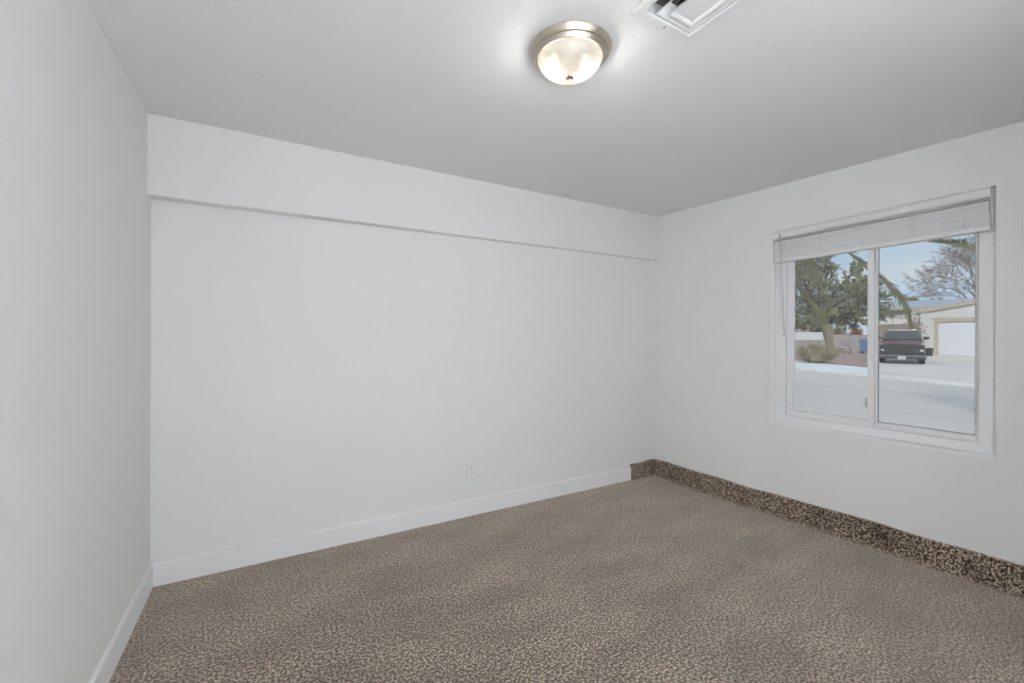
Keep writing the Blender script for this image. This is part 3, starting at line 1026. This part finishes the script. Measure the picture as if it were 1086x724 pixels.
# far house roof showing over the white wall
fp = gnd(864, 362.5, GZ)
fh = thing('far_house', 'distant house with a clay coloured roof showing over the white wall', 'house', (fp.x, fp.y, GZ), heading(864))
hk = t_of(864, 362.5, GZ) / F_PX
bm = bmesh.new()
box(bm, 0, 6, -4.0, 4.0, 0, 1.9)
link('wall_face', bm, M['tan'], fh)
bm = bmesh.new()
rz_ = at(864, 346.5, t_of(864, 362.5, GZ)).z - GZ
loft(bm, [[V((-0.5, -4.4, 1.9)), V((6.5, -4.4, 1.9)), V((6.5, 4.4, 1.9)), V((-0.5, 4.4, 1.9))],
          [V((2.5, -1.8, rz_)), V((3.5, -1.8, rz_)), V((3.5, 1.8, rz_)), V((2.5, 1.8, rz_))]])
link('roof', bm, M['roofclay'], fh)

def wheelie_bin(name, label, p, rz, m, sc_=1.0):
    t = thing(name, label, 'bin', (p.x, p.y, GZ + 0.09), rz)
    t.scale = (sc_,) * 3
    bm = bmesh.new()
    loft(bm, [[V((x * a, y * b, z)) for x, y in ((-1, -1), (1, -1), (1, 1), (-1, 1))] for a, b, z in ((0.23, 0.22, 0.10), (0.26, 0.25, 0.30), (0.32, 0.29, 0.98), (0.34, 0.31, 0.99), (0.34, 0.31, 1.03))])
    link('bin_body', bm, m, t, bevel=0.02)
    bm = bmesh.new()
    loft(bm, [[V((x * a + o, y * b, z)) for x, y in ((-1, -1), (1, -1), (1, 1), (-1, 1))] for a, b, o, z in ((0.37, 0.33, 0, 1.03), (0.36, 0.32, 0, 1.07), (0.25, 0.24, 0.03, 1.12))])
    tube(bm, [V((0.40, -0.24, 1.02)), V((0.40, 0.24, 1.02))], 0.018, 8)
    link('lid', bm, m, t, bevel=0.01)
    for sy in (-1, 1):
        bm = bmesh.new()
        lathe(bm, [(0, -0.03), (0.10, -0.03), (0.12, -0.02), (0.12, 0.02), (0.10, 0.03), (0, 0.03)], 18, (0.20, sy * 0.25, 0.12), 'Y')
        link('wheel', bm, M['black'], t)
    bm = bmesh.new()
    box(bm, -0.22, -0.16, -0.20, 0.20, 0.0, 0.12)
    link('foot', bm, M['black'], t)
    return t
wheelie_bin('wheelie_bin', 'blue wheelie bin standing by the grey block wall', gnd(918.0, 374.9, GZ + 0.09), heading(918) + 1.35, M['bluebin'], 1.08)
pb = gnd(985.2, 377.6, GZ + 0.09)
t = thing('trash_can', 'black trash can standing against the garage wall beside the car', 'bin', (pb.x, pb.y, GZ + 0.108), 0)
t.scale = (0.8, 0.8, 0.8)
bm = bmesh.new()
lathe(bm, [(0, 0), (0.24, 0), (0.25, 0.02), (0.30, 0.60), (0.315, 0.61), (0.315, 0.66), (0.30, 0.66), (0, 0.655)], 28)
link('can_body', bm, M['black'], t, smooth=False)
bm = bmesh.new()
lathe(bm, [(0.325, 0.64), (0.325, 0.67), (0.22, 0.73), (0.05, 0.75), (0.05, 0.78), (0, 0.78)], 28)
link('lid', bm, M['black'], t)

# child's bicycle leaning by the wall
bp_ = gnd(897.5, 375.2, GZ + 0.09)
bike = thing('bicycle', 'small pale bicycle standing on the gravel by the grey block wall', 'bicycle', (bp_.x, bp_.y, GZ + 0.09), heading(897) + 0.55)
bike.scale = (0.92, 0.92, 0.92)
def bike_wheel(x):
    bm = bmesh.new()
    R = 0.235
    n = 28
    rings = []
    for i in range(n):
        a = 2 * pi * i / n
        rings.append([bm.verts.new(V((x + (R + 0.026 * cos(b)) * cos(a), 0.026 * sin(b), 0.262 + (R + 0.026 * cos(b)) * sin(a)))) for b in [2 * pi * k / 8 for k in range(8)]])
    for i in range(n):
        A, B = rings[i], rings[(i + 1) % n]
        for k in range(8):
            bm.faces.new((A[k], A[(k + 1) % 8], B[(k + 1) % 8], B[k]))
    wv = link('wheel', bm, M['tyre'], bike, smooth=True)
    bm = bmesh.new()
    for i in range(12):
        a = 2 * pi * i / 12
        tube(bm, [V((x, 0, 0.262)), V((x + R * cos(a), 0, 0.262 + R * sin(a)))], 0.003, 4)
    tube(bm, [V((x, -0.05, 0.262)), V((x, 0.05, 0.262))], 0.02, 8)
    link('spokes', bm, M['chrome'], wv)
bike_wheel(-0.40)
bike_wheel(0.40)
bm = bmesh.new()
seat_p, head_p, bb = V((-0.18, 0, 0.62)), V((0.27, 0, 0.66)), V((-0.03, 0, 0.27))
for a, b in ((bb, seat_p), (bb, head_p + V((0.02, 0, -0.08))), (seat_p + V((0.03, 0, -0.08)), head_p), (bb, V((-0.40, 0, 0.262))), (seat_p + V((0.02, 0, -0.06)), V((-0.40, 0, 0.262)))):
    tube(bm, [a, b], 0.018, 8)
for sy in (-0.045, 0.045):
    tube(bm, [head_p + V((0.0, sy * 0.4, -0.02)), V((0.33, sy, 0.45)), V((0.40, sy, 0.262))], 0.014, 8)
link('frame', bm, M['bikepaint'], bike)
bm = bmesh.new()
tube(bm, [head_p, V((0.24, 0, 0.84))], 0.014, 8)
tube(bm, [V((0.10, -0.26, 0.90)), V((0.20, -0.20, 0.92)), V((0.24, -0.05, 0.84)), V((0.24, 0.05, 0.84)), V((0.20, 0.20, 0.92)), V((0.10, 0.26, 0.90))], 0.014, 8)
link('handlebar', bm, M['black'], bike)
bm = bmesh.new()
loft(bm, [[V((-0.18 + x, w * s, z)) for s, z in ((-1, 0.70), (1, 0.70), (0.8, 0.745), (-0.8, 0.745))] for x, w in ((-0.13, 0.075), (-0.02, 0.07), (0.06, 0.03), (0.13, 0.02))])
tube(bm, [seat_p, V((-0.18, 0, 0.71))], 0.013, 8)
link('saddle', bm, M['black'], bike)

# ------------------------------------------------------------------ plants
def leaf_quad(bm, p, d, s, rr, asp=0.4):
    d = d.normalized()
    u = d.cross(V((rr.uniform(-1, 1), rr.uniform(-1, 1), rr.uniform(-1, 1))))
    if u.length < 1e-4:
        return
    u.normalize()
    a = bm.verts.new(p)
    b = bm.verts.new(p + d * s * 0.55 + u * s * asp * 0.5)
    c = bm.verts.new(p + d * s)
    e = bm.verts.new(p + d * s * 0.45 - u * s * asp * 0.5)
    bm.faces.new((a, b, c, e))

def rvec(rr):
    while True:
        v = V((rr.uniform(-1, 1), rr.uniform(-1, 1), rr.uniform(-1, 1)))
        if 0.05 < v.length < 1:
            return v

def branchy(rr, p, d, L, r, lvl, segs, tips, spread=0.7, up=0.1, nb=(2, 4)):
    n = 4
    pts, rad = [p], [r]
    for i in range(n):
        d = (d + rvec(rr) * 0.22 + V((0, 0, up * 0.3))).normalized()
        p = p + d * L / n
        pts.append(p)
        rad.append(r * (1 - 0.45 * (i + 1) / n))
    segs.append((pts, rad, lvl))
    if lvl == 0:
        tips.append((p, d))
        return
    for k in range(rr.randint(*nb)):
        j = rr.randint(2, n)
        nd = (d + rvec(rr) * spread + V((0, 0, up))).normalized()
        branchy(rr, pts[j], nd, L * rr.uniform(0.62, 0.85), rad[j] * 0.62, lvl - 1, segs, tips, spread, up, nb)
    tips.append((p, d))

def shrub(name, label, cat, base, wx, wy, h, m, n, s, seed, stems=14, group=None, rz=0.0, asp=0.3):
    rr = random.Random(seed)
    t = thing(name, label, cat, base, rz, group)
    bm = bmesh.new()
    bs = bmesh.new()
    for k in range(stems):
        a = rr.uniform(0, 2 * pi)
        q = sqrt(rr.random())
        top = V((wx * q * cos(a), wy * q * sin(a), h * rr.uniform(0.65, 1.0) * sqrt(max(0.05, 1 - (q * 0.82) ** 2))))
        bot = V((top.x * 0.35, top.y * 0.35, 0))
        mid = (bot + top) * 0.5 + V((0, 0, 0.1 * h))
        tube(bs, [bot, mid, top], [0.03, 0.02, 0.006], 5)
        for i in range(n // stems):
            f = rr.uniform(0.25, 1.0)
            p = bot.lerp(top, f) + rvec(rr) * 0.20 * h
            if p.z < 0.01:
                p.z = 0.02
            leaf_quad(bm, p, V((p.x * 0.6, p.y * 0.6, 0.9)) + rvec(rr) * 0.8, s * rr.uniform(0.6, 1.3), rr, asp)
    link('stem', bs, M['bark'], t)
    fo = link('foliage', bm, m, t)
    return t

# big green tree behind the walls
def green_tree():
    rr = random.Random(21)
    tb = 38.4
    base = at(868, 365, tb + 0.6)
    base.z = GZ
    t = thing('tree', 'large dense green tree beyond the walls in the left pane', 'tree', base)
    px_m = tb / F_PX
    ux = RX.copy()                         # picture-right
    segs, tips = [], []
    def P(px, py, dep=0.0):
        p = at(px, py, tb + dep)
        return p - base
    trunk = [V((0, 0, 0)), P(868, 350), P(866, 335)]
    bs = bmesh.new()
    tube(bs, trunk, [0.42, 0.36, 0.30], 10)
    bl = bmesh.new()
    # clumps of foliage placed as the photo's crown spreads
    clumps = [(845, 275, 10), (856, 283, 12), (848, 300, 12), (862, 300, 12), (872, 293, 11), (880, 286, 7), (843, 322, 12), (858, 322, 13), (874, 318, 13),
              (888, 312, 11), (900, 308, 11), (908, 302, 9), (915, 312, 10), (918, 325, 9), (905, 325, 12), (890, 331, 12), (872, 336, 11), (852, 338, 11),
              (843, 345, 8), (898, 340, 8), (912, 338, 6), (884, 342, 8), (903, 291, 6), (908, 283, 4), (881, 274, 4), (862, 272, 8), (920, 298, 6), (932, 318, 9), (935, 335, 7), (928, 305, 6),
              (832, 290, 13), (826, 320, 13), (868, 345, 6), (858, 347, 5)]
    for (px, py, rpx) in clumps:
        c = P(px, py, rr.uniform(-1.2, 0.6) if px < 912 else rr.uniform(-2.5, -1.5))
        R = rpx * px_m * 1.12
        a = trunk[-1].lerp(c, 0.5) + rvec(rr) * 0.4
        tube(bs, [trunk[-1] if rr.random() < 0.6 else trunk[1], a, c], [0.16, 0.09, 0.03], 5)
        for k in range(int(34 * rpx / 10)):
            v = rvec(rr)
            v.z *= 0.75
            q = c + v * R
            d0 = (v + V((0, 0, 0.35)) + rvec(rr) * 0.5).normalized()
            L = R * rr.uniform(0.25, 0.55)
            tube(bs, [c.lerp(q, 0.4), q, q + d0 * L], [0.02, 0.014, 0.005], 3, caps=False)
            for i in range(15):
                f = rr.uniform(-0.4, 1.0)
                leaf_quad(bl, q + d0 * L * f + rvec(rr) * 0.16, d0 + rvec(rr) * 0.9, rr.uniform(0.16, 0.34), rr, 0.5)
    link('branches', bs, M['bark'], t)
    link('foliage', bl, M['leafgreen'], t)
green_tree()

# leafless tree behind the garage
def bare_tree():
    rr = random.Random(5)
    tb = 46.0
    base = at(1040, 360, tb)
    base.z = GZ
    t = thing('bare_tree', 'leafless brown tree spreading its twigs above the garage roof', 'tree', base)
    px_m = tb / F_PX
    segs, tips = [], []
    root = at(1042, 330, tb) - base
    ru = RX
    for px, py, L, r in ((1010, 300, 2.6, 0.13), (1020, 280, 2.9, 0.14), (1036, 272, 3.0, 0.14), (1060, 280, 2.8, 0.13), (1000, 312, 2.4, 0.11), (1078, 300, 2.6, 0.12), (1028, 296, 2.6, 0.12)):
        d = (at(px, py, tb + rr.uniform(-3, 3)) - base - root)
        st = root + d * 0.12
        branchy(rr, st, d.normalized(), L, r, 5, segs, tips, 0.75, 0.02, (2, 3))
    bs = bmesh.new()
    tube(bs, [V((0, 0, 0)), root * 0.5 + V((0.1, 0.1, 0)), root, root + V((0, 0, 0.8))], [0.34, 0.28, 0.24, 0.16], 10)
    bt = bmesh.new()
    for pts, rad, lvl in segs:
        tube(bs if lvl >= 3 else bt, pts, [max(0.012, r) for r in rad], 5 if lvl >= 3 else 3, caps=False)
    for p, d in tips:
        for k in range(5):
            dd = (d + rvec(rr) * 0.8).normalized()
            tube(bt, [p, p + dd * 0.25, p + dd * 0.5 + rvec(rr) * 0.12], [0.012, 0.010, 0.006], 3, caps=False)
    link('trunk', bs, M['twig'], t)
    link('twigs', bt, M['twig'], t)
bare_tree()

# bushes
p = gnd(866.5, 385.0, GZ + 0.09)
shrub('bush', 'long low olive bush on the gravel beside the pavement', 'bush', (p.x, p.y, GZ + 0.09), 1.15, 0.75, 1.02, M['leafolive'], 5200, 0.14, 3, 46, rz=heading(866) + pi / 2)
p = gnd(889, 366.5, GZ + 0.09)
kk = t_of(889, 366.5) / F_PX
shrub('round_bush', 'pale green rounded bush above the wall behind the bicycle', 'bush', (p.x, p.y, GZ + 0.09), 8.5 * kk * 0.62, 8 * kk * 0.6, (366.5 - 345.5) * kk, M['leafpale'], 4200, 0.30, 9, 30, rz=heading(889) + pi / 2)
p = gnd(907.5, 366, GZ + 0.09)
shrub('rust_bush', 'rust brown bush above the grey block wall beside the blue bin', 'bush', (p.x, p.y, GZ + 0.09), 6.5 * kk * 0.62, 6 * kk * 0.6, (366 - 346.5) * kk, M['leafrust'], 4200, 0.26, 12, 30, rz=heading(907) + pi / 2)
p = foot(969, 31.2)
shrub('dry_shrub', 'tall dry brown shrub at the left corner of the garage', 'bush', (p.x, p.y, GZ + 0.09), 0.15, 0.15, hgt(969, 331, 31.2), M['leafdry'], 1100, 0.20, 15, 12)
# small crown over the roof ridge
p = at(964, 330, 70)
kk = 70 / F_PX
t = thing('distant_tree', 'distant rounded dull green tree peeking over the grey roof', 'tree', (p.x, p.y, GZ))
rr = random.Random(31)
bm = bmesh.new()
tube(bm, [V((0, 0, 0)), V((0, 0, 4.5)), V((0.1, 0, 5.6))], [0.25, 0.2, 0.1], 8)
link('trunk', bm, M['bark'], t)
bm = bmesh.new()
ctr = at(964, 321.5, 70).z - GZ
for i in range(1600):
    v = rvec(rr)
    leaf_quad(bm, V((v.x * 1.2, v.y * 1.2, ctr + v.z * 0.95)), v + rvec(rr) * 0.6, rr.uniform(0.2, 0.4), rr, 0.5)
link('foliage', bm, M['leafpale'], t)

# ------------------------------------------------------------------ palms: crown outside the pane, leaves hanging into view
def frond(parent, pts, rr, leaflet=0.42, r0=0.030, n=46, t0=0.12, droop=0.5, twist=0.0):
    """pts: control points of the midrib in parent space, from crown to tip."""
    # Catmull-Rom through pts
    P = [pts[0] * 2 - pts[1]] + pts + [pts[-1] * 2 - pts[-2]]
    line = []
    for i in range(1, len(P) - 2):
        for k in range(10):
            u = k / 10
            a, b, c, d = P[i - 1], P[i], P[i + 1], P[i + 2]
            line.append(0.5 * ((2 * b) + (c - a) * u + (2 * a - 5 * b + 4 * c - d) * u * u + (3 * b - a - 3 * c + d) * u ** 3))
    line.append(pts[-1])
    N = len(line)
    bm = bmesh.new()
    tube(bm, line, [r0 * (1 - 0.85 * i / (N - 1)) for i in range(N)], 6)
    fr = link('frond', bm, M['rachis'], parent, smooth=True)
    bl = bmesh.new()
    for i in range(n):
        f = t0 + (1 - t0) * (i + 0.5) / n
        x = f * (N - 1)
        j = min(N - 2, int(x))
        p = line[j].lerp(line[j + 1], x - j)
        d = (line[j + 1] - line[j]).normalized()
        side = d.cross(V((0, 0, 1)))
        if side.length < 0.1:
            side = d.cross(V((1, 0, 0)))
        side.normalize()
        nrm = side.cross(d).normalized()
        L = leaflet * (0.55 + 0.45 * sin(pi * min(1, 0.15 + f * 0.9))) * rr.uniform(0.85, 1.1)
        if f > 0.85:
            L *= 0.8
        for s in (-1, 1):
            dd = (d * rr.uniform(0.85, 1.15) + side * s * rr.uniform(0.50, 0.80) + nrm * rr.uniform(0.05, 0.4)).normalized()
            w = d.cross(dd).cross(dd).normalized() * 0.010
            w2 = dd.cross(w).normalized() * 0.006
            q0 = p
            q1 = p + dd * L * 0.45 + V((0, 0, -0.04 * droop * L))
            q2 = p + dd * L * 0.80 + V((0, 0, -0.20 * droop * L))
            q3 = p + dd * L + V((0, 0, -0.42 * droop * L))
            rows = []
            for q, k in ((q0, 0.7), (q1, 1.2), (q2, 0.9)):
                rows.append([bl.verts.new(q - w * k + w2), bl.verts.new(q), bl.verts.new(q + w * k + w2)])
            tip = bl.verts.new(q3)
            for A, B in zip(rows, rows[1:]):
                bl.faces.new((A[0], A[1], B[1], B[0]))
                bl.faces.new((A[1], A[2], B[2], B[1]))
            bl.faces.new((rows[-1][0], rows[-1][1], tip))
            bl.faces.new((rows[-1][1], rows[-1][2], tip))
    link('leaflets', bl, M['frond'], fr)

def palm(label, crown, fronds, seed, extra):
    rr = random.Random(seed)
    base = V((crown.x, crown.y, GZ))
    t = thing('palm_tree', label, 'palm tree', base)
    h = crown.z - GZ
    bm = bmesh.new()
    prof = [(0, 0), (0.30, 0)]
    n = int(h / 0.13)
    for i in range(n):
        z = h * i / n
        r = 0.24 - 0.05 * i / n
        prof += [(r, z + 0.01), (r + 0.035, z + h / n * 0.9)]
    prof += [(0.16, h), (0.08, h + 0.15), (0, h + 0.2)]
    lathe(bm, prof, 18)
    link('trunk', bm, M['bark'], t)
    for f in fronds:
        frond(t, [q - base for q in f['pts']], rr, f.get('leaflet', 0.4), f.get('r0', 0.03), f.get('n', 46), f.get('t0', 0.15), f.get('droop', 0.5))
    for a, el, L in extra:
        d = V((cos(a), sin(a), 0))
        pts = [V((0, 0, h)), V((0, 0, h)) + d * L * 0.3 + V((0, 0, el * L * 0.35)), V((0, 0, h)) + d * L * 0.65 + V((0, 0, el * L * 0.42)), V((0, 0, h)) + d * L * 0.95 + V((0, 0, el * L * 0.2))]
        frond(t, pts, rr, 0.42, 0.03, 40)

TP = 8.2
c1 = at(803, 226, TP)
palm('palm tree with two long leaves drooping across the left pane and past the car', c1, [
    dict(pts=[c1, at(826, 268, TP - 0.1), at(844, 298.6, TP - 0.2), at(859.8, 320.4, TP - 0.3), at(870, 339, TP - 0.3), at(876, 356, TP - 0.3), at(878.5, 369, TP - 0.3)],
         leaflet=0.30, r0=0.032, n=70, t0=0.12, droop=0.9),
    dict(pts=[c1, at(850, 228, TP + 0.1), at(890, 259, TP), at(920, 284.5, TP - 0.1), at(935, 296, TP - 0.2), at(949, 311, TP - 0.2), at(960, 328, TP - 0.2), at(965, 346, TP - 0.2)],
         leaflet=0.24, r0=0.034, n=80, t0=0.25, droop=0.3),
    dict(pts=[c1, at(825, 236, TP + 0.5), at(846, 258, TP + 0.6), at(858, 280, TP + 0.7), at(866, 300, TP + 0.7)], leaflet=0.42, n=46, droop=0.8),
], 2, [(2.2, 1.0, 2.0), (2.9, 0.6, 2.0), (3.6, 0.9, 1.8), (-1.7, 1.3, 1.6), (1.5, 1.5, 1.7)])
TC = 7.4
c2 = at(1092, 236, TC)
palm('palm tree with one dark leaf reaching in at the top of the right pane', c2, [
    dict(pts=[c2, at(1062, 255, TC), at(1037, 263.5, TC), at(1016, 259.0, TC), at(1000, 257, TC), at(986, 255.5, TC)], leaflet=0.24, r0=0.045, n=60, t0=0.2, droop=0.15),
], 6, [(-0.4, 1.0, 1.8), (-1.0, 0.8, 1.9), (-1.8, 0.9, 1.9), (-2.6, 1.2, 1.7), (0.4, 1.5, 1.6)])
